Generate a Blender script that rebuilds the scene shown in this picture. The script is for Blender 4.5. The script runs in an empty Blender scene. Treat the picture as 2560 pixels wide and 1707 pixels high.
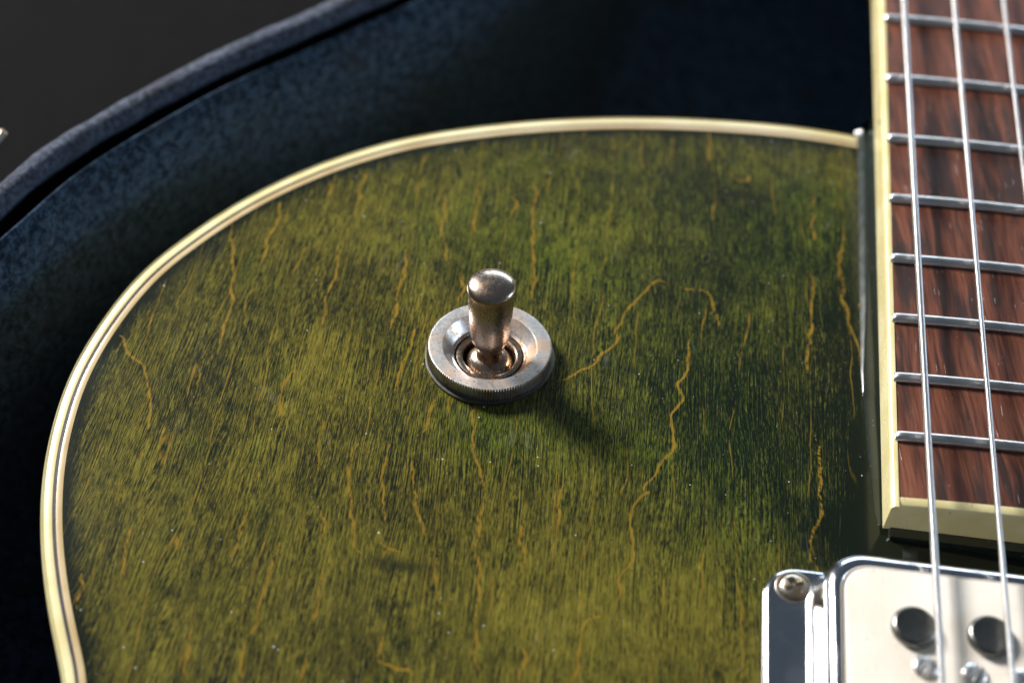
import bpy, bmesh, math, random
import numpy as np
from mathutils import Vector, Euler
random.seed(7); rng = np.random.default_rng(7)
MM = 0.001
SC = bpy.context.scene
COL = SC.collection

# ------------------------------------------------------------------ camera
CAMP = np.array([-81.1639, -159.8418, 205.1213]); CAMR = (0.6807, -0.0823, 0.0913); FPX = 4694.5
cd = bpy.data.cameras.new('camera'); cam = bpy.data.objects.new('camera', cd); COL.objects.link(cam)
cam.location = CAMP * MM; cam.rotation_euler = CAMR
cd.sensor_width = 36; cd.lens = FPX / 2560 * 36
cd.clip_start = 0.01; cd.clip_end = 50
cd.dof.use_dof = True; cd.dof.focus_distance = 0.266; cd.dof.aperture_fstop = 11.5
SC.camera = cam
# ------------------------------------------------------------------ light
W = bpy.data.worlds.new('World'); SC.world = W; W.use_nodes = True
bg = W.node_tree.nodes['Background']; bg.inputs[0].default_value = (0.62, 0.80, 1.0, 1); bg.inputs[1].default_value = 0.105
def area(name, pos, target, sx, sy, power, color):
    l = bpy.data.lights.new(name, 'AREA'); l.shape = 'RECTANGLE'; l.size = sx; l.size_y = sy; l.energy = power; l.color = color
    o = bpy.data.objects.new(name, l); COL.objects.link(o); o.location = pos
    o.rotation_euler = (Vector(target) - Vector(pos)).to_track_quat('-Z', 'Y').to_euler(); return o
area('window_light', (-1.23, 0.99, 0.80), (-0.08, 0.0, 0), 0.34, 0.42, 74, (1.0, 0.965, 0.92))
area('second_window_light', (0.15, 1.85, 0.42), (-0.08, 0.0, 0), 1.3, 0.45, 13, (0.72, 0.86, 1.0))
area('side_fill_light', (1.45, 0.18, 0.42), (-0.10, 0.0, 0), 0.5, 0.32, 10, (0.62, 0.80, 1.0))  # unseen fill lamp, added low on the right to brighten the left lining
SC.view_settings.view_transform = 'Standard'; SC.view_settings.look = 'None'
SC.view_settings.exposure = 0.0; SC.view_settings.gamma = 1.0

# ------------------------------------------------------------------ helpers
def rotm(a):
    cx, sx = math.cos(a[0]), math.sin(a[0]); cy, sy = math.cos(a[1]), math.sin(a[1]); cz, sz = math.cos(a[2]), math.sin(a[2])
    Rx = np.array([[1, 0, 0], [0, cx, -sx], [0, sx, cx]]); Ry = np.array([[cy, 0, sy], [0, 1, 0], [-sy, 0, cy]]); Rz = np.array([[cz, -sz, 0], [sz, cz, 0], [0, 0, 1]])
    return Rz @ Ry @ Rx
RM = rotm(CAMR)
def survey(u, v, z):
    """plan position (mm) of a point measured in the photograph, lying at height z"""
    d = RM @ np.array([(u - 1280) / FPX, -(v - 853.5) / FPX, -1]); p = CAMP + d * ((z - CAMP[2]) / d[2]); return (p[0], p[1])

def mesh(name, verts, faces, mat=None, smooth=True, sharp=None):
    me = bpy.data.meshes.new(name)
    v = np.asarray(verts, dtype=np.float32) * MM
    me.vertices.add(len(v)); me.vertices.foreach_set('co', v.ravel())
    if isinstance(faces, np.ndarray):
        n = faces.shape[0]; k = faces.shape[1]
        me.loops.add(n * k); me.loops.foreach_set('vertex_index', faces.ravel().astype(np.int32))
        me.polygons.add(n); me.polygons.foreach_set('loop_start', np.arange(0, n * k, k, dtype=np.int32))
        me.polygons.foreach_set('loop_total', np.full(n, k, dtype=np.int32))
    else:
        tot = [len(f) for f in faces]; flat = [i for f in faces for i in f]
        me.loops.add(len(flat)); me.loops.foreach_set('vertex_index', np.array(flat, dtype=np.int32))
        me.polygons.add(len(faces)); me.polygons.foreach_set('loop_start', np.array([0] + list(np.cumsum(tot)[:-1]), dtype=np.int32))
        me.polygons.foreach_set('loop_total', np.array(tot, dtype=np.int32))
    me.update(calc_edges=True); me.validate()
    bm = bmesh.new(); bm.from_mesh(me)
    if len(v) < 60000: bmesh.ops.recalc_face_normals(bm, faces=bm.faces)
    for f in bm.faces: f.smooth = smooth
    if smooth and sharp:
        lim = math.radians(sharp)
        for e in bm.edges:
            if len(e.link_faces) == 2 and e.calc_face_angle(0) > lim: e.smooth = False
    bm.to_mesh(me); bm.free()
    if mat: me.materials.append(mat)
    return me
BASE = {}
def link(name, me, parent=None, loc=(0, 0, 0), rot=None):
    o = bpy.data.objects.new(name, me); COL.objects.link(o)
    o.parent = parent
    o.location = Vector(loc) * MM - (Vector(parent['_w']) if parent is not None and '_w' in parent else Vector((0, 0, 0)))
    if rot: o.rotation_euler = rot
    return o
def part(name, verts, faces, mat, parent, smooth=True, sharp=35, loc=(0, 0, 0), rot=None):
    return link(name, mesh(name, verts, faces, mat, smooth, sharp), parent, loc, rot)
def grid_faces(nu, nv, cu=False, cv=False):
    i = np.arange(nu if cu else nu - 1); j = np.arange(nv if cv else nv - 1)
    I, J = np.meshgrid(i, j, indexing='ij'); I2 = (I + 1) % nu; J2 = (J + 1) % nv
    return np.stack([I * nv + J, I2 * nv + J, I2 * nv + J2, I * nv + J2], -1).reshape(-1, 4)
def lathe(prof, n=96, cap0=False, cap1=False, rfun=None):
    V = []
    for r, z in prof:
        for k in range(n):
            t = 2 * math.pi * k / n; rr = rfun(r, z, t) if rfun else r
            V.append((rr * math.cos(t), rr * math.sin(t), z))
    F = [tuple(f) for f in grid_faces(len(prof), n, False, True)]
    if cap0: F.append(tuple(range(n)))
    if cap1: F.append(tuple(range((len(prof) - 1) * n, len(prof) * n))[::-1])
    return V, F
def catmull(P, step=1.0, closed=False):
    P = [np.array(p, float) for p in P]; out = []
    n = len(P)
    rngi = range(n if closed else n - 1)
    for i in rngi:
        p1, p2 = P[i], P[(i + 1) % n]
        p0 = P[i - 1] if (i > 0 or closed) else 2 * p1 - p2
        p3 = P[(i + 2) % n] if (i + 2 < n or closed) else 2 * p2 - p1
        m = max(2, int(np.linalg.norm(p2 - p1) / step))
        for k in range(m):
            t = k / m
            out.append(0.5 * (2 * p1 + (p2 - p0) * t + (2 * p0 - 5 * p1 + 4 * p2 - p3) * t * t + (3 * p1 - p0 - 3 * p2 + p3) * t ** 3))
    if not closed: out.append(P[-1])
    return np.array(out)
def smooth_path(A, it, closed=False):
    A = A.copy()
    for _ in range(it):
        B = A.copy()
        if closed: B = (np.roll(A, 1, 0) + 2 * A + np.roll(A, -1, 0)) / 4
        else: B[1:-1] = (A[:-2] + 2 * A[1:-1] + A[2:]) / 4
        A = B
    return A
def normals2(A, closed=False):
    if closed: T = np.roll(A, -1, 0) - np.roll(A, 1, 0)
    else: T = np.gradient(A, axis=0)
    T /= np.linalg.norm(T, axis=1)[:, None] + 1e-9
    return np.stack([T[:, 1], -T[:, 0]], 1)    # right-hand side of travel
def tag(o, label=None, cat=None, group=None, kind=None):
    if label: o['label'] = label
    if cat: o['category'] = cat
    if group: o['group'] = group
    if kind: o['kind'] = kind
    return o

# ------------------------------------------------------------------ node helper
class NT:
    def __init__(s, name):
        s.m = bpy.data.materials.new(name); s.m.use_nodes = True; s.t = s.m.node_tree; s.b = s.t.nodes['Principled BSDF']
        s.co = s.t.nodes.new('ShaderNodeTexCoord').outputs['Object']
    def n(s, typ, **kw):
        x = s.t.nodes.new(typ)
        for k, v in kw.items():
            if k.startswith('_'): setattr(x, k[1:], v)
        for k, v in kw.items():
            if k.startswith('_'): continue
            i = x.inputs[int(k[1:])] if k[0] == 'i' and k[1:].isdigit() else x.inputs[k.replace('__', ' ')]
            if isinstance(v, bpy.types.NodeSocket): s.t.links.new(v, i)
            else: i.default_value = v
        return x
    def scale(s, sx, sy, sz, src=None):      # per-mm frequencies
        return s.n('ShaderNodeMapping', Vector=src or s.co, Scale=(sx * 1000, sy * 1000, sz * 1000)).outputs[0]
    def noise(s, v, scale=1.0, detail=2.0, rough=0.5, dist=0.0, col=False):
        x = s.n('ShaderNodeTexNoise', Vector=v, Scale=scale, Detail=detail, Roughness=rough, Distortion=dist); return x.outputs['Color' if col else 'Fac']
    def math(s, op, a, b=0.0, c=0.0, clamp=False):
        return s.n('ShaderNodeMath', _operation=op, _use_clamp=clamp, i0=a, i1=b, i2=c).outputs[0]
    def ramp(s, f, stops, interp='LINEAR'):
        x = s.n('ShaderNodeValToRGB', Fac=f); cr = x.color_ramp; cr.interpolation = interp
        while len(cr.elements) < len(stops): cr.elements.new(0.5)
        for e, (p, c) in zip(cr.elements, stops):
            e.position = p; e.color = (c, c, c, 1) if not hasattr(c, '__len__') else (*c, 1)
        return x.outputs[0]
    def step(s, f, a, b):
        return s.n('ShaderNodeMapRange', _interpolation_type='SMOOTHSTEP', i0=f, i1=a, i2=b).outputs[0]
    def mix(s, f, a, b, mode='MIX'):
        x = s.n('ShaderNodeMix', _data_type='RGBA', _blend_type=mode)
        def put(i, v):
            if isinstance(v, bpy.types.NodeSocket): s.t.links.new(v, x.inputs[i])
            else: x.inputs[i].default_value = (*v, 1) if hasattr(v, '__len__') and len(v) == 3 else v
        put(0, f); put(6, a); put(7, b); return x.outputs[2]
    def attr(s, name): return s.n('ShaderNodeAttribute', _attribute_name=name).outputs['Fac']
    def set(s, **kw):
        for k, v in kw.items():
            i = s.b.inputs[k.replace('__', ' ')]
            if isinstance(v, bpy.types.NodeSocket): s.t.links.new(v, i)
            else: i.default_value = (*v, 1) if hasattr(v, '__len__') and len(v) == 3 and i.type == 'RGBA' else v
        return s
    def bump(s, h, dist_mm, strength=1.0):
        s.t.links.new(s.n('ShaderNodeBump', Height=h, Strength=strength, Distance=dist_mm * MM).outputs[0], s.b.inputs['Normal']); return s
    def dust(s, cell=1.6, r=0.055, keep=0.35):
        v = s.n('ShaderNodeTexVoronoi', Vector=s.scale(1, 1, 1), Scale=1.0 / cell)
        th = s.n('ShaderNodeSeparateColor', i0=v.outputs['Color'])
        d = s.math('SUBTRACT', 1.0, s.step(v.outputs['Distance'], r * 0.5, r))
        return s.math('MULTIPLY', d, s.math('LESS_THAN', th.outputs[0], keep))

# --- stained maple -----------------------------------------------------------
def mat_wood():
    t = NT('green_stained_maple')
    warp = t.noise(t.scale(.16, .02, .16), 1.0, 2.0)
    w2 = t.noise(t.scale(1.2, .35, 1.2), 1.0, 2.0)
    sx = t.n('ShaderNodeSeparateXYZ', i0=t.scale(1, 1, 0))
    x = t.math('ADD', sx.outputs[0], t.math('ADD', t.math('MULTIPLY', warp, 4.0), t.math('MULTIPLY', w2, .07)))
    fan = t.math('MULTIPLY', t.math('MULTIPLY', t.math('MINIMUM', t.math('ADD', sx.outputs[0], 88.0), 0.0), sx.outputs[1]), .0022)
    x = t.math('ADD', x, fan)                      # the grain leans outwards towards the rim
    p = t.n('ShaderNodeCombineXYZ', X=x, Y=sx.outputs[1], Z=0.0).outputs[0]
    def lay(ax, ay, det=2.0, r=.55, off=0.0):
        mp = t.n('ShaderNodeMapping', Vector=p, Scale=(ax, ay, 1), Location=(off, off, 0)).outputs[0]
        return t.noise(mp, 1.0, det, r)
    s1 = lay(5.6, .36, 3.0, .62); s2 = lay(11.5, 1.0, 2.0, .6, 13.0); s3 = lay(7.5, .055, 2.0, .55, 7.0)
    f = t.math('ADD', t.math('MULTIPLY_ADD', s1, .95, 0.0), t.math('ADD', t.math('MULTIPLY_ADD', s2, .75, -.075), t.math('MULTIPLY_ADD', s3, .75, -.225)))
    big = t.noise(t.scale(.07, .045, .07), 1.0, 3.0, .55)
    mid = t.noise(t.scale(.35, .2, .35), 1.0, 3.0, .6)
    st = t.attr('stain')
    f = t.math('ADD', f, t.math('ADD', t.math('MULTIPLY', t.math('SUBTRACT', big, .5), .22), t.math('MULTIPLY', t.math('SUBTRACT', mid, .5), .30)))
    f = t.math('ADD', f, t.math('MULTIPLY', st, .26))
    col = t.ramp(t.math('DIVIDE', f, 2.0), [(.35, (.007, .010, .006)), (.42, (.020, .022, .010)), (.475, (.062, .056, .011)), (.525, (.124, .107, .017)), (.62, (.198, .170, .028))])
    # green dye areas
    g = t.math('ADD', t.math('MULTIPLY', t.attr('green'), 1.0), t.math('MULTIPLY', t.step(t.noise(t.scale(.16, .1, .16), 1.0, 2.0), .5, .78), .35))
    col = t.mix(t.math('MULTIPLY', g, .62, clamp=True), col, t.mix(1.0, col, (.42, .92, .75), 'MULTIPLY'))
    # growth ring lines traced from the top, with ragged edges
    d = t.attr('line_dist')
    wob = t.noise(t.scale(2.2, .9, 2.2), 1.0, 3.0, .65)
    dd = t.math('ADD', d, t.math('ADD', t.math('MULTIPLY', t.math('MAXIMUM', t.math('SUBTRACT', wob, .5), -.22), .5), t.math('MULTIPLY', t.math('SUBTRACT', .5, s1), .8)))
    ln = t.math('SUBTRACT', 1.0, t.step(dd, .05, .34))
    brk = t.step(t.noise(t.scale(.5, .22, .5), 1.0, 2.0), .30, .48)
    ln = t.math('MULTIPLY', ln, t.math('ADD', .65, t.math('MULTIPLY', brk, .35)))
    # faint wandering lines everywhere
    cont = t.math('ADD', t.math('MULTIPLY', x, .19), t.math('MULTIPLY', t.noise(t.scale(.12, .022, .1), 1.0, 3.0, .6), 1.5))
    fr = t.math('ABSOLUTE', t.math('SUBTRACT', t.math('FRACT', cont), .5))
    wl = t.math('SUBTRACT', 1.0, t.step(fr, .004, .027))
    gate = t.step(t.noise(t.scale(.16, .07, .16), 1.0, 2.0), .46, .55)
    wl = t.math('MULTIPLY', t.math('MULTIPLY', wl, gate), t.math('MULTIPLY', t.step(s1, .36, .52), .8))
    lin = t.math('MULTIPLY', t.math('MAXIMUM', ln, wl), t.step(st, -1.6, -.7))
    ocol = t.mix(t.noise(t.scale(.8, .5, .8)), (.17, .105, .012), (.28, .175, .024))
    col = t.mix(lin, col, ocol)
    # knots: dark smudge
    col = t.mix(t.math('MULTIPLY', t.attr('knot'), t.step(t.math('ADD', mid, t.math('MULTIPLY', s1, .5)), .58, .80)), col, (.016, .018, .010))
    ds = t.math('MAXIMUM', t.dust(2.2, .055, .5), t.dust(5.3, .030, .6))
    fine = t.dust(.75, .09, .07)
    ds = t.math('MAXIMUM', ds, t.math('MULTIPLY', fine, .8))
    col = t.mix(t.math('MULTIPLY', ds, .85), col, (.70, .74, .78))
    scr = t.noise(t.scale(.05, .05, .05), 1.0, 2.0)
    sm = t.n('ShaderNodeMapping', Vector=t.scale(1, 1, 0), Rotation=(0, 0, .12), Scale=(.9, .045, 1)).outputs[0]
    sv = t.n('ShaderNodeTexVoronoi', Vector=t.n('ShaderNodeMapping', Vector=sm, Scale=(1, 1, 1)).outputs[0], Scale=.42, _feature='DISTANCE_TO_EDGE')
    hair = t.math('MULTIPLY', t.math('SUBTRACT', 1.0, t.step(sv.outputs['Distance'], .0, .022)), t.step(t.noise(t.scale(.12, .12, .12), 1.0, 3.0), .56, .66))
    col = t.mix(t.math('MULTIPLY', hair, .07), col, (.35, .37, .38))
    t.set(Base__Color=col, Roughness=t.math('ADD', .14, t.math('MULTIPLY', scr, .10)), IOR=1.5, Specular__IOR__Level=.28)
    t.set(Coat__Weight=.25, Coat__Roughness=.10)
    pores = t.noise(t.scale(3.4, .5, 3.4), 1.0, 2.0)
    t.bump(t.math('ADD', t.math('MULTIPLY', pores, .5), t.math('MULTIPLY', ds, 2.0)), .004, .5)
    return t.m
def mat_lacquer():
    t = NT('dark_green_lacquer')
    n = t.noise(t.scale(.3, .1, .3), 1.0, 3.0)
    col = t.mix(n, (.006, .010, .008), (.016, .024, .016))
    ds = t.math('MAXIMUM', t.dust(.8, .10, .16), t.dust(2.0, .05, .4))
    col = t.mix(t.math('MULTIPLY', ds, .6), col, (.5, .55, .6))
    t.set(Base__Color=col, Roughness=t.math('ADD', .14, t.math('MULTIPLY', t.noise(t.scale(1.5, .4, 1.5), 1.0, 3.0), .2)), Coat__Weight=.9, Coat__Roughness=.13)
    t.bump(t.noise(t.scale(.9, .25, .9), 1.0, 2.0), .006, .5)
    return t.m
def mat_plastic(name, c0, c1, rough=.28, sss=0.0):
    t = NT(name)
    n = t.noise(t.scale(.12, .12, .12), 1.0, 3.0); n2 = t.noise(t.scale(2.5, .7, 2.5), 1.0, 3.0, .6)
    col = t.mix(t.step(n, .35, .65), c0, c1)
    col = t.mix(t.math('MULTIPLY', t.step(n2, .58, .75), .32), col, tuple(x * .55 for x in c0))
    nk = t.noise(t.scale(.9, .9, .9), 1.0, 4.0, .7)            # small nicks and ingrained dirt
    col = t.mix(t.math('MULTIPLY', t.step(nk, .66, .72), .55), col, (c0[0] * .32, c0[1] * .26, c0[2] * .2))
    t.set(Base__Color=col, Roughness=t.math('ADD', rough, t.math('MULTIPLY', n2, .12)), Coat__Weight=.3, Coat__Roughness=.12)
    t.bump(t.noise(t.scale(1.1, .5, 1.1), 1.0, 2.0), .02, .5)
    if sss: t.set(Subsurface__Weight=sss, Subsurface__Scale=.0006, Subsurface__Radius=(1, .8, .4))
    return t.m
def mat_metal(name, c0, c1, rough, tarn, tcol, aniso=False, spots=True, bump=.01, rings=False):
    t = NT(name)
    a = t.noise(t.scale(.28, .28, .28), 1.0, 4.0, .6); b = t.noise(t.scale(2.2, 2.2, 2.2), 1.0, 4.0, .65)
    col = t.mix(b, c0, c1)
    tf = t.math('MULTIPLY', t.step(t.math('ADD', t.math('MULTIPLY', a, .75), t.math('MULTIPLY', b, .25)), .46, .62), tarn)
    col = t.mix(tf, col, tcol)
    r = t.math('ADD', rough, t.math('ADD', t.math('MULTIPLY', b, rough * .5), t.math('MULTIPLY', tf, .12)))
    if spots:
        v = t.n('ShaderNodeTexVoronoi', Vector=t.scale(1, 1, 1), Scale=1.35)
        sp = t.n('ShaderNodeSeparateColor', i0=v.outputs['Color'])
        s = t.math('MULTIPLY', t.math('SUBTRACT', 1.0, t.step(v.outputs['Distance'], .10, .24)), t.math('LESS_THAN', sp.outputs[0], .5))
        v2 = t.n('ShaderNodeTexVoronoi', Vector=t.scale(1, 1, 1), Scale=4.2)
        sp2 = t.n('ShaderNodeSeparateColor', i0=v2.outputs['Color'])
        s2 = t.math('MULTIPLY', t.math('SUBTRACT', 1.0, t.step(v2.outputs['Distance'], .2, .42)), t.math('LESS_THAN', sp2.outputs[0], .22))
        s = t.math('MAXIMUM', s, s2)
        col = t.mix(t.math('MULTIPLY', s, .8), col, (.05, .04, .03)); r = t.math('ADD', r, t.math('MULTIPLY', s, .3))
    t.set(Base__Color=col, Metallic=1.0, Roughness=r)
    if bump:
        h = t.math('ADD', b, t.noise(t.scale(7, 7, 7), 1.0, 2.0))
        if rings:                                   # lathe-turned marks round the axis
            sp_ = t.n('ShaderNodeSeparateXYZ', i0=t.scale(1, 1, 1))
            rr_ = t.math('SQRT', t.math('ADD', t.math('MULTIPLY', sp_.outputs[0], sp_.outputs[0]), t.math('MULTIPLY', sp_.outputs[1], sp_.outputs[1])))
            rn = t.noise(t.n('ShaderNodeCombineXYZ', X=rr_, Y=0.0, Z=0.0).outputs[0], 6.0, 3.0, .7)
            h = t.math('ADD', h, t.math('MULTIPLY', rn, 2.5))
        t.bump(h, bump, .5)
    return t.m
def mat_rosewood():
    t = NT('rosewood')
    sx = t.n('ShaderNodeSeparateXYZ', i0=t.scale(1, 1, 0))
    x = t.math('ADD', t.math('ADD', sx.outputs[0], t.math('MULTIPLY', sx.outputs[1], .10)), t.math('MULTIPLY', t.noise(t.scale(.12, .03, .1), 1.0, 2.0), 3.0))
    p = t.n('ShaderNodeCombineXYZ', X=x, Y=sx.outputs[1], Z=0.0).outputs[0]
    def lay(ax, ay, det=3.0, off=0.0): return t.noise(t.n('ShaderNodeMapping', Vector=p, Scale=(ax, ay, 1), Location=(off, off, 0)).outputs[0], 1.0, det, .6)
    a = lay(.5, .05); b = lay(2.4, .12, 3.0, 4.0); c = lay(.28, .035, 3.0, 31.5)
    col = t.ramp(t.math('ADD', t.math('MULTIPLY', a, .6), t.math('MULTIPLY', b, .4)), [(.33, (.028, .010, .007)), (.45, (.085, .026, .014)), (.56, (.155, .050, .026)), (.7, (.24, .088, .045))])
    col = t.mix(t.math('MULTIPLY', t.step(c, .50, .60), .8), col, (.018, .013, .013))
    pore = t.math('MULTIPLY', t.step(lay(3.2, .20, 2.0, 9.0), .69, .74), 1.0)
    pore = t.math('MAXIMUM', pore, t.step(lay(6.5, .30, 2.0, 19.0), .72, .78))
    col = t.mix(t.math('MULTIPLY', pore, .6), col, (.42, .30, .27))
    col = t.mix(t.math('MULTIPLY', t.dust(1.3, .08, .2), .5), col, (.5, .5, .5))
    t.set(Base__Color=col, Roughness=t.math('ADD', .32, t.math('MULTIPLY', b, .2)), Specular__IOR__Level=.5)
    t.bump(t.math('ADD', b, t.math('MULTIPLY', pore, -1.5)), .03, .7)
    return t.m
def mat_cloth(name, c0, c1, c2, rough=.95, sheen=.5, bumpd=.5, fr=1.0, dust=.0, spec=.06):
    t = NT(name)
    n = t.noise(t.scale(.12 * fr, .12 * fr, .12 * fr), 1.0, 4.0, .6); m = t.noise(t.scale(.9 * fr, .9 * fr, .9 * fr), 1.0, 4.0, .7)
    k = t.noise(t.scale(3.5 * fr, 3.5 * fr, 3.5 * fr), 1.0, 3.0, .7)
    col = t.mix(t.step(t.math('ADD', t.math('MULTIPLY', m, .55), t.math('MULTIPLY', k, .45)), .40, .66), c0, c1)
    col = t.mix(t.math('MULTIPLY', t.step(n, .52, .72), .7), col, c2)
    if dust: col = t.mix(t.math('MULTIPLY', t.dust(2.6, .08, .3), dust), col, (.4, .38, .36))
    t.set(Base__Color=col, Roughness=rough, Specular__IOR__Level=spec, Sheen__Weight=sheen, Sheen__Roughness=.5, Sheen__Tint=(.7, .85, 1.0))
    t.bump(t.math('ADD', m, t.math('MULTIPLY', k, .6)), bumpd, .8)
    return t.m

M_WOOD = mat_wood(); M_LACQ = mat_lacquer()
M_CREAM = mat_plastic('aged_cream_binding', (.64, .55, .27), (.73, .66, .38), .20, .15)
M_TAN = mat_plastic('tan_inner_purfling', (.46, .33, .16), (.55, .43, .24), .2)
M_BLACK = mat_plastic('black_purfling', (.012, .010, .012), (.03, .02, .025), .25)
M_NUT = mat_metal('worn_nickel', (.62, .59, .57), (.80, .78, .77), .29, .95, (.50, .36, .26), bump=.008, rings=True)
M_LEVER = mat_metal('tarnished_nickel', (.42, .34, .28), (.58, .48, .40), .18, .9, (.38, .23, .13), bump=.004)
M_CHROME = mat_metal('chrome', (.64, .65, .69), (.76, .77, .81), .10, .9, (.62, .62, .66), spots=False, bump=.006)
M_SCREW = mat_metal('dull_screw_steel', (.50, .44, .36), (.66, .60, .50), .26, .8, (.30, .20, .10), spots=False, bump=.02)
M_FRET = mat_metal('fret_nickel', (.66, .65, .64), (.80, .79, .78), .24, .5, (.58, .50, .40), spots=False)
M_STRING = mat_metal('string_steel', (.58, .57, .56), (.70, .69, .69), .30, .4, (.5, .46, .42), spots=False, bump=0)
M_DARKM = mat_metal('dark_polished_steel', (.15, .15, .14), (.24, .24, .22), .26, .4, (.09, .09, .08), spots=False)
M_WHITE = mat_plastic('white_pickup_plastic', (.68, .62, .53), (.75, .69, .61), .45, .1)
M_WHITE.node_tree.nodes['Principled BSDF'].inputs['Coat Weight'].default_value = 0
M_ROSE = mat_rosewood()
M_LINING = mat_cloth('blue_plush', (.004, .010, .024), (.075, .130, .215), (.030, .034, .042), dust=.15, bumpd=1.4, sheen=.12, fr=.8, spec=.02)
M_RIM = mat_cloth('worn_grey_blue_edging', (.018, .020, .030), (.20, .22, .30), (.060, .048, .050), bumpd=1.0, fr=1.2, sheen=.25, rough=.7)
M_GAP = mat_cloth('black_edging_recess', (.010, .009, .010), (.026, .020, .020), (.018, .014, .014), sheen=.0)
M_TOLEX = mat_cloth('black_case_covering', (.010, .010, .012), (.022, .020, .022), (.015, .015, .018), rough=.6, sheen=0)
M_FLOOR = mat_cloth('dark_floor', (.003, .0028, .0034), (.0055, .005, .006), (.004, .0044, .0054), rough=.8, sheen=.0, bumpd=.6, fr=.35)

# ================================================================== FLOOR
fv = [(-3000, -3000, -112), (3000, -3000, -112), (3000, 3000, -112), (-3000, 3000, -112)]
fl = link('floor', mesh('floor', fv, [(0, 1, 2, 3)], M_FLOOR, False)); tag(fl, 'dark grey floor, out of focus, under the open case', kind='structure')

# ================================================================== GUITAR
ZT = -6.65; DROP = 7.0; CW = 90.0
guitar = bpy.data.objects.new('electric_guitar', None); COL.objects.link(guitar)
guitar.location = (-.06 * 1, -.15, -.060); guitar['_w'] = tuple(guitar.location)
tag(guitar, 'green stained electric guitar with cream binding lying in an open case', 'guitar')

opx = [(157, 1707), (132, 1599), (106, 1458), (96, 1342), (96, 1246), (106, 1137), (128, 1047), (148, 976), (186, 893), (225, 828), (270, 764), (321, 700), (379, 643), (446, 594),
       (536, 531), (625, 478), (714, 435), (804, 397), (893, 368), (1000, 338), (1153, 313), (1306, 296), (1459, 287), (1587, 285), (1714, 288), (1867, 297), (2020, 312), (2148, 334), (2178, 340)]
pts = [survey(u, v, -13) for u, v in opx]
rest = [(34, 60), (40, 30), (52, 6), (80, -12), (108, -26), (122, -52), (124, -90), (112, -130), (104, -165), (118, -205), (140, -250), (146, -300), (110, -355), (50, -385), (-20, -388), (-80, -365), (-116, -320),
        (-126, -270), (-122, -230), (-113, -190), (-110, -150), (-116, -110), (-125, -75)]
left = pts[::-1]                       # from the neck joint round to the lower left
out = catmull(left, 1.0); out = smooth_path(out, 20)
outl = np.vstack([out, catmull([tuple(out[-1])] + rest[::-1], 2.0)[1:]])
outl = smooth_path(outl, 8)            # open path: neck-left joint -> whole body -> neck-right joint
outline_closed = np.vstack([outl, np.linspace(outl[-1], outl[0], 40)[1:-1]])
Nin = normals2(outl)
cen = np.array([-60., -20.])
if np.mean(np.sum(Nin * (cen - outl), 1)) < 0: Nin = -Nin
edge_pts = outl[::3]
def edge_dist(X, Y):
    P = np.stack([X.ravel(), Y.ravel()], 1); D = np.full(len(P), 1e9)
    for s in range(0, len(P), 40000):
        q = P[s:s + 40000]; best = np.full(len(q), 1e9)
        for a_, b_ in zip(edge_pts[:-1], edge_pts[1:]):
            ab = b_ - a_; qa = q - a_; t_ = np.clip(qa @ ab / (ab @ ab), 0, 1)
            best = np.minimum(best, (qa[:, 0] - t_ * ab[0]) ** 2 + (qa[:, 1] - t_ * ab[1]) ** 2)
        D[s:s + 40000] = np.sqrt(best)
    return D.reshape(X.shape)
def zdrop(d): return ZT - DROP * np.clip(1 - d / CW, 0, 1) ** 1.5
def body_z(x, y):
    return float(zdrop(edge_dist(np.array([float(x)]), np.array([float(y)])))[0])
# top plate (polar grid)
INS = 3.1
NA, NR = 1100, 230
inset_all = np.vstack([outl + Nin * INS, np.linspace(outl[-1] + Nin[-1] * INS, outl[0] + Nin[0] * INS, 40)[1:-1]])
ang = np.unwrap(np.arctan2(inset_all[:, 1] - cen[1], inset_all[:, 0] - cen[0]))
rad = np.hypot(inset_all[:, 1] - cen[1], inset_all[:, 0] - cen[0])
if ang[-1] < ang[0]: ang = -ang[::-1] * -1; rad = rad[::-1]
o_ = np.argsort(np.mod(ang, 2 * np.pi)); am = np.mod(ang, 2 * np.pi)[o_]; rm_ = rad[o_]
# equal-arc angle samples weighted to the part in view
tt = np.linspace(0, 2 * np.pi, NA, endpoint=False)
R = np.interp(tt, am, rm_, period=2 * np.pi)
u = np.linspace(1e-4, 1, NR)
a = np.minimum(1, 100 / R)
RR = R[None] * (a[None] * u[:, None] + (1 - a[None]) * u[:, None] ** 4)
X = cen[0] + RR * np.cos(tt)[None]; Y = cen[1] + RR * np.sin(tt)[None]
D = edge_dist(X, Y); Z = zdrop(D)
V = np.stack([X, Y, Z], -1).reshape(-1, 3)
F = grid_faces(NR, NA, False, True)
TX, TY = -82.5, 11.55
fc = V[F].mean(1); F = F[np.hypot(fc[:, 0] - TX, fc[:, 1] - TY) > 6.0]      # drilled hole for the switch
top_me = mesh('top', V, F[:, ::-1].copy(), M_WOOD, True)
top_me.polygons.foreach_set('use_smooth', np.ones(len(top_me.polygons), bool))
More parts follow.
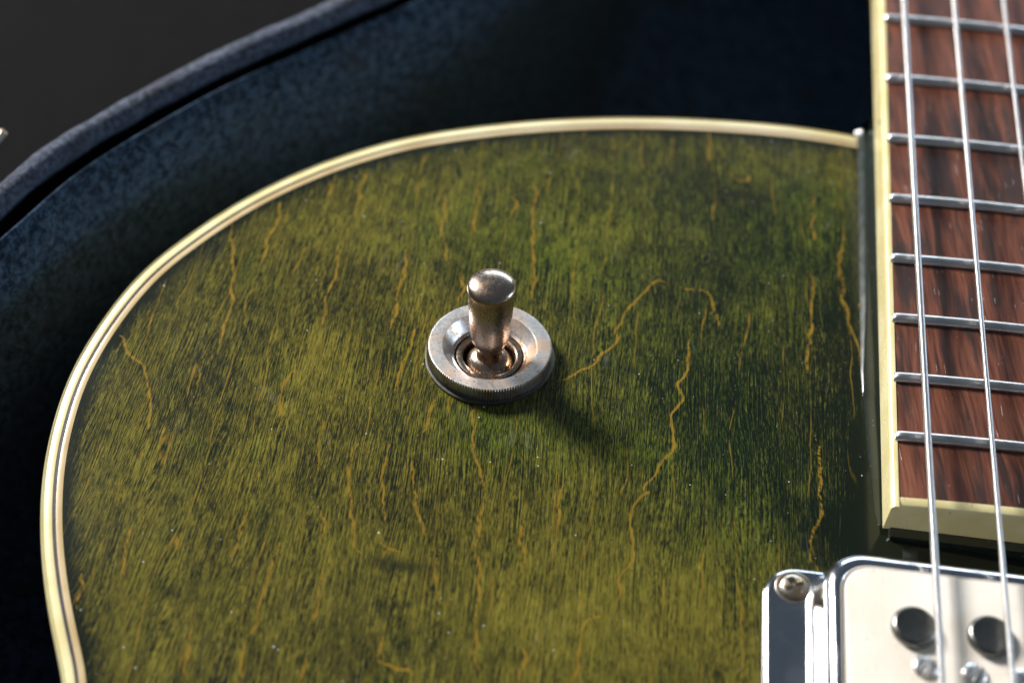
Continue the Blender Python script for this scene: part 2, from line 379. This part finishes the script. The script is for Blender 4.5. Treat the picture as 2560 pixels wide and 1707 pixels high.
# ---- traced grain figure (coordinates measured on the photograph, 2352 px wide) -> distance attribute
K = 1 / .91875
LINES = [[(1268, 875), (1310, 868), (1345, 850), (1370, 835), (1385, 810), (1420, 775), (1412, 765), (1430, 730), (1462, 690), (1490, 658), (1518, 640), (1538, 660)],
 [(1550, 650), (1578, 665), (1600, 665), (1625, 672), (1638, 700), (1628, 722)],
 [(1600, 765), (1585, 800), (1578, 850), (1560, 880), (1568, 910), (1548, 940), (1545, 1000), (1550, 1030), (1520, 1060), (1480, 1120), (1490, 1130), (1455, 1160), (1448, 1230), (1445, 1290), (1420, 1330), (1435, 1380)],
 [(1425, 1425), (1370, 1420), (1340, 1440), (1335, 1480), (1325, 1520), (1300, 1568)],
 [(1875, 430), (1870, 480), (1862, 560)], [(1850, 600), (1868, 700), (1860, 800), (1850, 860)],
 [(1875, 1000), (1885, 1080), (1880, 1130), (1890, 1180), (1865, 1230), (1860, 1290)],
 [(1940, 520), (1930, 600), (1938, 680), (1950, 740), (1975, 800), (1985, 860)], [(1640, 700), (1650, 760)],
 [(1083, 925), (1090, 985), (1085, 1010), (1095, 1060), (1110, 1110), (1105, 1160), (1098, 1210), (1100, 1260), (1095, 1340), (1090, 1400), (1100, 1480), (1098, 1568)],
 [(525, 505), (532, 560), (535, 640), (530, 700), (515, 745), (495, 800)], [(475, 850), (455, 890)],
 [(235, 775), (255, 770), (283, 775), (290, 800), (325, 840), (345, 900), (345, 960), (330, 1000)],
 [(650, 445), (640, 500), (615, 560), (605, 600)], [(1030, 430), (1015, 500), (1020, 560), (1025, 610)],
 [(940, 570), (920, 640), (910, 700), (890, 760)], [(965, 730), (940, 790), (920, 860), (905, 900)],
 [(1230, 400), (1222, 480), (1225, 600), (1228, 690)], [(1180, 430), (1172, 500)], [(1100, 400), (1095, 480), (1090, 540)],
 [(780, 570), (765, 640), (745, 700), (735, 760)], [(835, 1000), (810, 1060), (805, 1140), (812, 1200), (815, 1250), (832, 1270)],
 [(890, 1020), (880, 1080), (880, 1160), (885, 1200)], [(955, 1040), (950, 1100), (960, 1180), (970, 1230)],
 [(640, 1230), (620, 1320), (600, 1400), (570, 1480), (550, 1568)], [(500, 1130), (480, 1180)], [(350, 1130), (335, 1190)], [(290, 1100), (275, 1160)],
 [(205, 1290), (180, 1330), (175, 1400)], [(575, 1150), (545, 1230), (535, 1290)], [(740, 1160), (735, 1250)], [(385, 1370), (360, 1430)],
 [(880, 1440), (870, 1500), (880, 1525), (910, 1535), (945, 1540), (960, 1568)], [(690, 830), (650, 900), (640, 960)], [(840, 380), (815, 500)],
 [(760, 400), (745, 460)], [(885, 1240), (900, 1255), (935, 1270)], [(1060, 620), (1050, 700)], [(1010, 900), (985, 950), (960, 1000)], [(600, 1060), (580, 1110)],
 [(1710, 380), (1722, 396), (1715, 408), (1690, 410), (1680, 396), (1692, 386)], [(330, 1010), (318, 1060)], [(690, 570), (680, 610)], [(1990, 640), (1975, 720)], [(1200, 1180), (1195, 1260), (1205, 1330)], [(1290, 1100), (1280, 1180), (1285, 1240)], [(745, 1290), (730, 1370), (720, 1440)], [(450, 1420), (430, 1500), (420, 1568)], [(1010, 1260), (1000, 1330), (1010, 1400)], [(700, 1480), (690, 1568)], [(300, 1200), (285, 1270), (290, 1330)], [(1200, 1450), (1190, 1568)]]
ld = np.full(len(V), 9.0)
for L in LINES:
    w = []
    for (px, py) in L:
        x0, y0 = survey(px * K, py * K, -8.0); zz = body_z(x0, y0); w.append(survey(px * K, py * K, zz))
    w = catmull(w, .5); jr = np.random.default_rng(len(w) * 7 + 1)
    j1 = smooth_path(jr.normal(0, 1, (len(w), 2)), 1); j2 = smooth_path(np.repeat(jr.normal(0, 1, (len(w) // 5 + 2, 2)), 5, 0)[:len(w)], 4)
    w = w + j1 * np.array([.16, .10]) + j2 * np.array([.30, .15]); lw = np.clip(.60 + .6 * np.abs(smooth_path(jr.normal(0, 1.6, (len(w), 1)), 5)[:, 0]), .60, 1.0) * np.clip(np.minimum(np.arange(len(w)), np.arange(len(w))[::-1]) / 4, .45, 1)
    lo, hi = w.min(0) - 4, w.max(0) + 4
    idx = np.where((V[:, 0] > lo[0]) & (V[:, 0] < hi[0]) & (V[:, 1] > lo[1]) & (V[:, 1] < hi[1]))[0]
    if not len(idx): continue
    p = V[idx, :2]
    for A_, B_, wd in zip(w[:-1], w[1:], lw):
        ab = B_ - A_; t_ = np.clip(((p - A_) @ ab) / (ab @ ab), 0, 1)
        ld[idx] = np.minimum(ld[idx], np.linalg.norm(p - (A_ + t_[:, None] * ab), axis=1) / wd)
def blob_field(bl, ang=0.0):
    f = np.zeros(len(V))
    for px, py, rx, ry, s in bl:
        x0, y0 = survey(px * K, py * K, -8.0)
        f += s * np.exp(-((V[:, 0] - x0) / rx) ** 2 - ((V[:, 1] - y0) / ry) ** 2)
    return f
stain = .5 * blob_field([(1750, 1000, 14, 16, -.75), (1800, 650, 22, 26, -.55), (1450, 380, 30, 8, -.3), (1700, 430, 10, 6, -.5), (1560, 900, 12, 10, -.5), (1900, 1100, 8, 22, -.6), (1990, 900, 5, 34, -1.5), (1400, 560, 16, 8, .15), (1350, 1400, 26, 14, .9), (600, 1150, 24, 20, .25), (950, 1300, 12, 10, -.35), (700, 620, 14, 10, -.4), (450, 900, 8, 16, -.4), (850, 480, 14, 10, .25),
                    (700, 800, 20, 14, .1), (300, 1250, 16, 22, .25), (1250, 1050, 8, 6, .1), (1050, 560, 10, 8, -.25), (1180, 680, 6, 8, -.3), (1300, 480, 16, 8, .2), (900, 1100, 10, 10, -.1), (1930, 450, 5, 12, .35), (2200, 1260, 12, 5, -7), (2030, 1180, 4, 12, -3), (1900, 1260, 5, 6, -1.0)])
D1 = D.ravel() - INS
stain -= .9 * np.exp(-(D1 / 1.3) ** 2) + .35 * np.exp(-(D1 / 4) ** 2)
green = blob_field([(1600, 900, 20, 20, .65), (1750, 550, 22, 24, .5), (1300, 380, 22, 10, .35), (1250, 1000, 14, 6, .45), (1900, 500, 14, 16, .5), (1750, 1150, 14, 14, .6), (1150, 520, 16, 8, .5), (1100, 1000, 6, 6, .5), (1300, 620, 14, 8, .4)])
knot = blob_field([(1725, 418, 4.2, 1.3, .9), (925, 1290, 4.0, .9, .9), (870, 1275, 1.5, .9, .5), (1700, 408, 1.8, .8, .6)])
for nm, arr in (('line_dist', ld), ('stain', stain), ('green', np.clip(green, 0, 1)), ('knot', np.clip(knot, 0, .85))):
    at = top_me.attributes.new(nm, 'FLOAT', 'POINT'); at.data.foreach_set('value', arr.astype(np.float32))
top = link('top', top_me, guitar)
# center fill
cv, cf = lathe([(0.45, 0)], 24)
# ---- binding strips and sides
def strip(name, prof, mat, lab=None, path=outl, nrm=Nin, parent=guitar, jitter=0.0):
    """prof: list of (inset mm, z) closed section, swept along the outline"""
    n = len(path); V = []
    zb = ZT - DROP
    for ins, z in prof:
        zz = z if z is not None else 0
        V.append(np.column_stack([path + nrm * ins, np.full(n, zz)]))
    V = np.stack(V, 1).reshape(-1, 3)
    F = grid_faces(n, len(prof), False, True)
    F = [tuple(f) for f in F] + [tuple(range(len(prof))), tuple(range((n - 1) * len(prof), n * len(prof)))[::-1]]
    o = part(name, V, F, mat, parent, True, 40)
    if lab: o['label'] = lab
    return o
z_e = lambda ins: float(zdrop(np.array(ins)))
strip('binding', [(1.75, -20), (0.05, -20), (0.0, -15.2), (.08, -14.2), (.28, -13.55), (.6, z_e(.6) - .12), (1.0, z_e(1.0) + .03), (1.5, z_e(1.5) + .05), (1.75, z_e(1.75) + .02)], M_CREAM, 'rounded cream outer binding')
strip('purfling', [(2.25, -16), (1.752, -16), (1.752, z_e(1.75) - .03), (2.25, z_e(2.25) - .03)], M_BLACK, 'thin black line inside the cream binding')
strip('purfling', [(3.12, -16), (2.252, -16), (2.252, z_e(2.25) + .02), (2.7, z_e(2.7) + .09), (3.12, z_e(3.12) + .03)], M_TAN, 'pale tan inner line of the binding')
strip('side', [(1.6, -20.001), (.25, -20.001), (.1, -21), (.1, -57), (1.0, -59), (3, -60), (3, -58)], M_LACQ)
# back panel
bv = [(*p, -60.0) for p in (outl + Nin * 2.5)]
part('back', bv, [tuple(range(len(bv)))], M_LACQ, guitar, False)

# ---- neck side & heel -------------------------------------------------------
def fbx(y): return -25.75 + y * 0.0165          # outer face of the fretboard's bass side
YTOP = 300.0; YEND = -11.9
ys = np.concatenate([np.arange(-14, 74, 1.0), np.linspace(74, YTOP, 40)])
V = []
ys = [y for y in ys if -11.5 <= y <= 73] + [73.4]
for y in ys:                                     # shelf and bevelled foot where the neck meets the carved top
    xi = fbx(y) + .6
    xo = float(np.interp(y, [-11.5, -9, 0, 17, 39, 72], [-26.2, -26.9, -27.4, -27.75, -26.95, -25.75]))
    bw = float(np.interp(y, [-14, 10, 20, 32, 72], [.03, .05, .55, .95, 1.1])); bd = bw * .73
    zb = body_z(xo, y); top_ = max(min(-6.6, zb + bd), zb + .01)
    if y < 13: top_ = zb + .004
    bd = top_ - zb
    for x, z in [(xi + 2, -6.5), (xi, -6.5), (xi - .05, (top_ - 6.5) / 2), (xi - .1, top_ + .02), (xo + bw + .2, top_ + .01), (xo + bw, top_), (xo + bw * .75, top_ - bd * .175), (xo + bw * .5, top_ - bd * .40), (xo + bw * .25, top_ - bd * .676), (xo, zb), (xo - .15, zb - .12), (xo - .16, zb - .6), (xo - .16, zb - 1)]:
        V.append((x, y, z))
F = [tuple(f) for f in grid_faces(len(ys), 13, False, False)] + [tuple(range((len(ys) - 1) * 13, len(ys) * 13))]
part('neck_heel', V, F, M_LACQ, guitar, True, 25)
# neck body under the fretboard
V = []; ysn = [-13.0, 40, 72, 120, 200, YTOP]
for y in ysn:
    w = -fbx(y) - .9
    dep = 26 if y > 72 else 6
    for q in np.linspace(0, math.pi, 17): V.append((-w * math.cos(q), y, -6.4 - dep * math.sin(q) ** .7))
F = [tuple(f) for f in grid_faces(len(ysn), 17, False, True)] + [tuple(range(17)), tuple(range(5 * 17, 6 * 17))]
part('neck', V, F, M_LACQ, guitar)

# ---- fretboard --------------------------------------------------------------
crown = lambda x: -x * x / 610.0
def prism(name, xs_fun, zs, ys_, mat, parent, **kw):
    pass
V = []; nx = 25
ysb = np.linspace(-10.2, YTOP, 80)
for y in ysb:
    w = -fbx(y) - 1.0
    for x in np.linspace(-w, w, nx): V.append((x, y, crown(x)))
    V.append((w, y, -6)); V.append((-w, y, -6))
F = [tuple(f) for f in grid_faces(len(ysb), nx + 2, False, True)] + [tuple(range(nx + 2)), tuple(range((len(ysb) - 1) * (nx + 2), len(ysb) * (nx + 2)))[::-1]]
fb = part('fretboard', V, F, M_ROSE, guitar, True, 30)
fb['_w'] = (0.0, 0.0, 0.0)
fbw = fb
def sub(name, verts, faces, mat, parent, smooth=True, sharp=35, loc=(0, 0, 0), rot=None, label=None):
    o = link(name, mesh(name, verts, faces, mat, smooth, sharp), None, loc, rot)
    o.parent = parent
    # parts are unrotated and sit at the guitar's origin offset
    w = Vector(loc) * MM; o.location = w
    if label: o['label'] = label
    return o
for sgn in (-1, 1):
    V = []; sec = [(0, -6.3), (.0, -1.75), (.06, -1.3), (.22, -1.05), (.45, -.93), (.985, -.90), (.985, -6.3)]
    for y in [YEND] + list(np.linspace(-11, YTOP, 60)):
        for dx, z in sec:
            xx = fbx(y) + dx; zz = z if z < -2 else z + (crown(-24.5) + 1.02)
            V.append((xx if sgn < 0 else -xx, y, zz))
    F = [tuple(f) for f in grid_faces(61, 7, False, True)] + [tuple(range(7)), tuple(range(60 * 7, 61 * 7))]
    b = sub('edge_binding', V, F, M_CREAM, fb)
# end binding strip (mitred)
V = []; sec = [(-10.2, 0.0), (-10.9, 0.0), (-11.35, -.18), (-11.55, -.55), (-11.6, -1.2), (-11.6, -6.3), (-10.2, -6.3)]
xs = np.linspace(fbx(-11) + .99, -fbx(-11) - .99, 30)
for x in xs:
    for y, z in sec: V.append((x, y, z + (crown(x) + .02 if z > -6 else 0)))
F = [tuple(f) for f in grid_faces(30, 7, False, True)] + [tuple(range(7)), tuple(range(29 * 7, 30 * 7))]
sub('end_binding', V, F, M_CREAM, fb)
# side dots (17th fret and its neighbours hidden by wear: only one is seen)
SCL = 628.0
fd = lambda n: SCL * (1 - 2 ** (-n / 12)); fy = lambda n: fd(22) - fd(n)
V, F = lathe([(0.02, .03), (.55, .03), (.6, -.02)], 20)
V = [(v[2] * -1, v[0] * .5, v[1] * 1.3) for v in V]
x17, y17 = fbx(64.5) - .01, 64.5
sub('side_dot', V, F, M_BLACK, fb, True, 35, loc=(x17, y17, -2.6))
# frets
def fret_mesh(w):
    V = []; prof = [(.86 * math.cos(q), .90 * math.sin(q) ** .85 + .0) for q in np.linspace(0, math.pi, 13)]
    prof = [(.84, -.3)] + prof + [(-.84, -.3)]
    n = 44; xs = [-w, -w + .12, -w + .35, -w + .8] + list(np.linspace(-w + 1.2, w - 1.2, n - 8)) + [w - .8, w - .35, w - .12, w]
    for i, x in enumerate(xs):
        e = min(i, len(xs) - 1 - i); s = [.35, .72, .88, .97][e] if e < 4 else 1
        for y, z in prof: V.append((x, y * (.72 + .28 * s if e < 4 else 1), crown(x) + (z * s if z > 0 else z)))
    F = [tuple(f) for f in grid_faces(len(xs), len(prof), False, True)] + [tuple(range(len(prof))), tuple(range((len(xs) - 1) * len(prof), len(xs) * len(prof)))[::-1]]
    return mesh('fret', V, F, M_FRET, True, 50)
for n in range(22, 6, -1):
    w = -fbx(fy(n)) - .62
    o = bpy.data.objects.new('fret', fret_mesh(w)); COL.objects.link(o); o.parent = fb; o.location = (0, fy(n) * MM, .01 * MM)

# ---- strings ----------------------------------------------------------------
def tube(path_a, path_b, r, pitch=0.0):
    a_, b_ = np.array(path_a, float), np.array(path_b, float); L = np.linalg.norm(b_ - a_); d = (b_ - a_) / L
    e1 = np.cross(d, [0, 0, 1]); e1 /= np.linalg.norm(e1); e2 = np.cross(e1, d)
    k = 10
    if pitch: m = int(L / pitch * 4) + 1; s = np.arange(m) * pitch / 4; rr = r * (1 - .3 * np.array([0, .25, 1, .25])[np.arange(m) % 4])
    else: s = np.linspace(0, L, 12); rr = np.full(12, r)
    m = len(s)
    q = np.arange(k) * 2 * np.pi / k
    V = a_ + d * s[:, None, None] + rr[:, None, None] * (np.cos(q)[None, :, None] * e1 + np.sin(q)[None, :, None] * e2)
    return V.reshape(-1, 3), grid_faces(m, k, False, True)
SP = 8.9
for i, (r, pt) in enumerate([(.51, .31), (.40, .27), (.33, .19), (.24, 0), (.19, 0), (.15, 0)]):
    sx = lambda y: -21.9 + 8.95 * i + (y - -40) * .0075 * (1 - i / 2.5)
    zs = lambda y: 3.55 + (y + 40) * -.010
    V, F = tube((sx(-165), -165, zs(-165)), (sx(YTOP), YTOP, zs(YTOP)), r, pt)
    o = part('string', V, F, M_STRING, guitar, True, None)
    o['label'] = ['thickest wound bass string', 'second wound string', 'third wound string', 'fourth string', 'fifth string', 'thinnest plain string'][i]
    me = o.data; me.polygons.foreach_set('use_smooth', np.ones(len(me.polygons), bool))

# ---- pickup -----------------------------------------------------------------
def rrect(x0, x1, y0, y1, r, n=10):
    P = []
    for cx, cy, a0 in ((x1 - r, y1 - r, 0), (x0 + r, y1 - r, 90), (x0 + r, y0 + r, 180), (x1 - r, y0 + r, 270)):
        for k in range(n + 1):
            q = math.radians(a0 + 90 * k / n); P.append((cx + r * math.cos(q), cy + r * math.sin(q)))
    return P
def rr_loft(levels, n=10, cap0=False, cap1=True):
    V = []
    for (x0, x1, y0, y1, r, z) in levels: V += [(x, y, z) for x, y in rrect(x0, x1, y0, y1, r, n)]
    m = 4 * (n + 1); F = [tuple(f) for f in grid_faces(len(levels), m, False, True)]
    if cap0: F.append(tuple(range(m)))
    if cap1: F.append(tuple(range((len(levels) - 1) * m, len(levels) * m))[::-1])
    return V, F
PX0, PX1, PY0, PY1 = -42.7, 42.7, -62.5, -21.2
fl_l = [(PX0 + .0, PX1, PY0, PY1, 4.6, -6.4), (PX0, PX1, PY0, PY1, 4.6, -5.2)]
for q in np.linspace(0, math.pi / 2, 6)[1:]:
    b_ = .9 * (1 - math.cos(q)); fl_l.append((PX0 + b_, PX1 - b_, PY0 + b_, PY1 - b_, 4.6 - b_, -5.2 + .9 * math.sin(q)))
V, F = rr_loft(fl_l)
pk = part('pickup', V, F, M_CHROME, guitar, True, 30); pk['label'] = 'chrome framed pickup with white insert'
# raised cover with rounded shoulders and a rim round the white insert
cx0, cx1, cy0, cy1 = -35.6, 35.6, -62.0, -20.6
lv = [(cx0 - 1.5, cx1 + 1.5, cy0, cy1 + .0, 5.8, -4.28), (cx0 - .9, cx1 + .9, cy0, cy1, 5.6, -4.0), (cx0 - .45, cx1 + .45, cy0, cy1, 5.5, -3.2), (cx0 - .1, cx1 + .1, cy0, cy1, 5.5, -1.6)]
for q in np.linspace(0.05, math.pi / 2, 9)[1:]:
    b_ = 1.9 * (1 - math.cos(q)); lv.append((cx0 + b_, cx1 - b_, cy0 + b_, cy1 - b_, 5.5 - b_ * .7, -1.3 + 2.1 * math.sin(q)))
lv += [(cx0 + 2.0, cx1 - 2.0, cy0 + 2.2, cy1 - 2.2, 4.1, .78), (cx0 + 2.25, cx1 - 2.25, cy0 + 2.45, cy1 - 2.45, 3.9, .5), (cx0 + 2.3, cx1 - 2.3, cy0 + 2.5, cy1 - 2.5, 3.9, -.4)]
V, F = rr_loft(lv)
sub('cover', V, F, M_CHROME, pk, True, 45)
wl = [(cx0 + 2.5, cx1 - 2.5, cy0 + 2.75, cy1 - 2.75, 3.6, -.35), (cx0 + 2.5, cx1 - 2.5, cy0 + 2.75, cy1 - 2.75, 3.6, .75), (cx0 + 2.6, cx1 - 2.6, cy0 + 2.85, cy1 - 2.85, 3.5, .92), (cx0 + 2.8, cx1 - 2.8, cy0 + 3.05, cy1 - 3.05, 3.3, 1.0)]
V, F = rr_loft(wl)
sub('insert', V, F, M_WHITE, pk, True, 50, label='white plastic insert with two rows of metal pole pieces')
# pole studs
V, F = lathe([(2.95, .8), (2.95, 1.55), (2.85, 1.75), (2.55, 1.98), (2.45, 2.0), (2.3, 1.97), (.02, 1.93)], 48)
stud = mesh('pole_stud', V, F, M_DARKM, True, 30)
for i in range(6):
    o = bpy.data.objects.new('pole_stud', stud); COL.objects.link(o); o.parent = pk; o.location = Vector((-24.4 + 9.8 * i, -31.9, .05)) * MM
# slotted screws
def slotted(r, h):
    """domed screw head with a slot, as one shell"""
    bm = bmesh.new(); n = 40; rings = [(r, 0), (r, h * .45), (r * .93, h * .72), (r * .75, h * .9), (r * .4, h), (r * .02, h)]
    V, F = lathe(rings, n)
    for v in V: bm.verts.new(v)
    bm.verts.ensure_lookup_table()
    for f in F: bm.faces.new([bm.verts[i] for i in f])
    return bm
def cross_screw_mesh(name, r, h, arms, slot_w, mat, depth, rot=0.0):
    # height field disc: finely sampled, recess cut by lowering the surface
    N = 46; g = np.linspace(0, 1, 22); V = []; n = 72
    for a_ in g:
        for k in range(n):
            q = 2 * math.pi * k / n; x, y = r * a_ * math.cos(q), r * a_ * math.sin(q)
            z = h * math.sqrt(max(0, 1 - (a_ * .93) ** 2)) if a_ < .999 else h * .3
            c_, s_ = math.cos(rot), math.sin(rot); xr, yr = x * c_ + y * s_, -x * s_ + y * c_
            cut = 0
            if arms == 1: cut = 1 - min(1, max(0, (abs(yr) - slot_w) / .12))
            else:
                m1 = (1 - min(1, max(0, (abs(yr) - slot_w) / .15))) * (1 - min(1, max(0, (abs(xr) - r * .62) / .15)))
                m2 = (1 - min(1, max(0, (abs(xr) - slot_w) / .15))) * (1 - min(1, max(0, (abs(yr) - r * .62) / .15)))
                cut = max(m1, m2)
            V.append((x + 1e-4 * math.cos(q), y + 1e-4 * math.sin(q), z - depth * cut))
    for k in range(n): q = 2 * math.pi * k / n; V.append((r * math.cos(q), r * math.sin(q), -1.2))
    return mesh(name, V, [tuple(f) for f in grid_faces(len(g) + 1, n, False, True)], mat, True, 40)
adj = cross_screw_mesh('adjusting_screw', 1.65, .75, 1, .13, M_FRET, .35, math.radians(62))
for i in range(6):
    o = bpy.data.objects.new('adjusting_screw', adj); COL.objects.link(o); o.parent = pk; o.location = Vector((-23.2 + 6.2 * i, -37.6 + (.25 if i == 0 else 0), 1.0)) * MM
ms = cross_screw_mesh('mounting_screw', 1.85, .7, 2, .3, M_SCREW, .6, math.radians(30))
for x_, y_ in ((-38.7, -24.5), (-38.7, -58), (38.7, -24.5), (38.7, -58)):
    o = bpy.data.objects.new('mounting_screw', ms); COL.objects.link(o); o.parent = pk; o.location = Vector((x_, y_, -4.25)) * MM
V, F = lathe([(2.5, -.02), (2.4, .04), (2.15, .03), (1.9, -.3)], 40)
wsh = mesh('screw_recess', V, F, M_SCREW, True, 40)
for x_, y_ in ((-38.7, -24.5), (38.7, -24.5)):
    o = bpy.data.objects.new('screw_recess', wsh); COL.objects.link(o); o.parent = pk; o.location = Vector((x_, y_, -4.28)) * MM

# ---- toggle switch ----------------------------------------------------------
TZ = body_z(TX, TY)
gx = (body_z(TX + 2, TY) - body_z(TX - 2, TY)) / 4; gy = (body_z(TX, TY + 2) - body_z(TX, TY - 2)) / 4
nrm = Vector((-gx, -gy + .035, 1)).normalized()
trot = Vector((0, 0, 1)).rotation_difference(nrm).to_euler()
# part: the threaded bushing, the rest are its children
V, F = lathe([(4.55, -3), (4.55, -.1), (4.45, .15), (4.2, .22), (3.85, .20), (3.65, .05), (3.57, -.3), (3.55, -3.2)], 96)
tg = link('toggle_switch', mesh('toggle_switch', V, F, M_LEVER, True, 30), None); tg.parent = guitar
tg.location = Vector((TX, TY, TZ)) * MM - Vector(guitar['_w']); tg.rotation_euler = trot
tg.scale = (1.073,) * 3
tg['label'] = 'three way toggle switch with metal lever and knurled nut'
def kn(r, z, t):
    if r > 8.15 and z > -.2: return r - (.30 if z < 1.8 else .22 if z < 1.95 else .12 if z < 2.04 else .0) * (0.5 - 0.5 * math.cos(t * 140)) ** .8
    return r
prof = [(7.0, -.25), (8.3, -.25), (8.45, .02), (8.5, .1), (8.5, .3), (8.5, 1.0), (8.5, 1.74), (8.44, 1.9), (8.30, 2.02), (8.2, 2.055), (8.1, 2.06), (7.2, 2.06), (6.50, 2.06), (6.42, 2.05), (6.36, 2.0), (6.3, 1.92), (6.2, 1.78), (5.25, .55), (5.18, .48), (5.1, .3), (4.95, .35), (4.90, .05), (4.75, .1), (4.7, -.6)]
V, F = lathe(prof, 1120, rfun=kn)
sub('knurled_nut', V, F, M_NUT, tg, True, 28)
V, F = lathe([(8.85, -.3), (8.8, .02), (8.6, .06), (8.0, .06)], 96, rfun=lambda r, z, t: r + (.12 * math.sin(3 * t + 1) if r > 8.5 else 0))
sub('washer', V, F, M_DARKM, tg, True, 40)
V, F = lathe([(3.36, -1.8), (3.2, -1.0), (2.9, -.45), (2.4, .05), (1.9, .32), (1.7, .36)], 64)
sub('ball_seat', V, F, M_LEVER, tg, True, 60)
V, F = lathe([(5.0, -3.0), (.05, -3.0)], 48); sub('switch_bottom', V, F, M_BLACK, tg)
lev = [(1.95, -.6), (1.85, .2), (1.74, .9), (1.74, 1.8), (1.95, 2.4), (2.3, 2.95), (2.52, 3.6), (2.64, 4.5), (2.76, 6.0), (2.90, 8.0), (3.02, 10.0), (3.12, 11.8), (3.17, 12.6), (3.22, 12.8), (3.26, 13.0), (3.22, 13.2)]
lev += [(3.22 * math.cos(q), 13.2 + 1.2 * math.sin(q)) for q in np.linspace(.12, math.pi / 2 - .01, 14)]
V, F = lathe(lev, 72)
lv_o = sub('lever', V, F, M_LEVER, tg, True, 60); lv_o.rotation_euler = (math.radians(1.0), math.radians(-0.6), 0)

# ================================================================== CASE
case = bpy.data.objects.new('guitar_case', None); COL.objects.link(case); case.location = (-.08, -.10, -.105); case['_w'] = tuple(case.location)
tag(case, 'open guitar case with dark blue plush lining and worn rolled edge around the guitar', 'guitar case')
ln_px = [(0, 607), (45, 562), (112, 491), (192, 429), (268, 379), (357, 330), (446, 277), (580, 205), (714, 147), (848, 89), (1000, 18)]
CZ = -10.0
lp = [survey(u_, v_, CZ) for u_, v_ in ln_px]
lpath = [(-60, -420), (-130, -400), (-168, -340), (-174, -270), (-164, -210), (-160, -160), (-167, -110), (-175, -70), (-176, -40), (-173, -10), (-167, 8)] + lp
lpath += [(-96, 95), (-86, 110), (-78, 128), (-70, 150), (-66, 185), (-64, 230), (-64, 330), (42, 330), (42, 200), (46, 120), (60, 80), (90, 50), (130, 20), (160, -30), (165, -100), (150, -160), (160, -220), (180, -290), (165, -370), (100, -410), (20, -424)]
cp = catmull(lpath, 1.0, True); cp = smooth_path(cp, 90, True)
cn = normals2(cp, True)
if np.mean(np.sum(cn * (np.array([0, -150.]) - cp), 1)) < 0: cn = -cn
# arc noise for hand-covered unevenness
s_ = np.arange(len(cp)); wob = lambda seed, amp, k: amp * sum(np.sin(s_ * 2 * np.pi * f_ / len(cp) * k + p_) for f_, p_ in zip((3, 7, 13), np.random.default_rng(seed).random(3) * 6)) / 3
def csweep(name, prof, mat, wamp=0.3, closed_sec=False, label=None, cap=None):
    n = len(cp); V = []
    for j, (ins, z) in enumerate(prof):
        w = wob(j // 3 + 5, wamp, 6)
        V.append(np.column_stack([cp + cn * (ins + w)[:, None] if isinstance(w, np.ndarray) else cp, (z - 13 * max(0., min(1., (z + 62) / 40)) if name != 'shell' else (z - 13 if z > -30 else z)) + wob(j // 3 + 50, wamp * .5, 9)]))
    V = np.stack(V, 1).reshape(-1, 3); F = [tuple(f) for f in grid_faces(n, len(prof), True, closed_sec)]
    if cap is not None: F.append(tuple(i * len(prof) + cap for i in range(n)))
    o = part(name, V, F, mat, case, True, 60)
    if label: o['label'] = label
    return o
csweep('lining', [(-1.2, -3.0), (-.6, 1.5), (-.25, 2.7), (.2, 3.1), (.9, 2.7), (1.8, 1.4), (2.8, -1.5), (3.6, -6), (4.4, -14), (5.4, -26), (6.4, -40), (7.5, -56), (9.5, -63), (14, -66)], M_LINING, .12, label='dark blue plush lining')
csweep('rim_channel', [(-.1, -4), (-.6, -3.5), (-2.6, -3.0), (-4.6, -2.0)], M_GAP, .1)
tb = [(-4.95 + 2.0 * math.cos(q), 2.3 + 2.35 * math.sin(q)) for q in np.linspace(0, 2 * math.pi, 15)[:-1]]
re_ = csweep('rolled_edge', [(x_ - .6, z_ ) for x_, z_ in tb], M_RIM, .07, True, 'worn grey blue rolled edge')
kk = len(tb); nz = rng.normal(0, 1, (len(cp), kk, 3))                 # creases and lumps of the worn covering
for _ in range(6): nz = (np.roll(nz, 1, 0) + 2 * nz + np.roll(nz, -1, 0)) / 4
nz = (np.roll(nz, 1, 1) + 2 * nz + np.roll(nz, -1, 1)) / 4
co_ = np.empty(len(cp) * kk * 3, np.float32); re_.data.vertices.foreach_get('co', co_)
re_.data.vertices.foreach_set('co', (co_.reshape(-1, 3) + nz.reshape(-1, 3) * .42 * MM).astype(np.float32).ravel()); re_.data.update()
csweep('shell', [(-4.9, -2), (-7.2, 1.0), (-7.7, -2), (-7.9, -20), (-8.2, -80), (-7, -100), (-5, -104)], M_TOLEX, .2, cap=6)
n_ = len(cp); V = np.column_stack([cp + cn * 9, np.full(n_, -64.5)])
part('floor_lining', V, [tuple(range(n_))], M_LINING, case, False)
# latch on the outside of the shell
lx, ly = survey(-2, 414, -13)
V, F = rr_loft([(-4, 4, -9, 9, 1.2, 0), (-4, 4, -9, 9, 1.2, 1.0), (-3.6, 3.6, -8.6, 8.6, 1.0, 1.4)], 5, True)
lt = part('latch', V, F, M_SCREW, case, True, 40, loc=(lx - 5.0, ly - 1.5, -15.0), rot=(math.radians(15), math.radians(-50), math.radians(-35)))
# objects' helper property is not part of the description
for o in list(COL.objects):
    if '_w' in o: del o['_w']
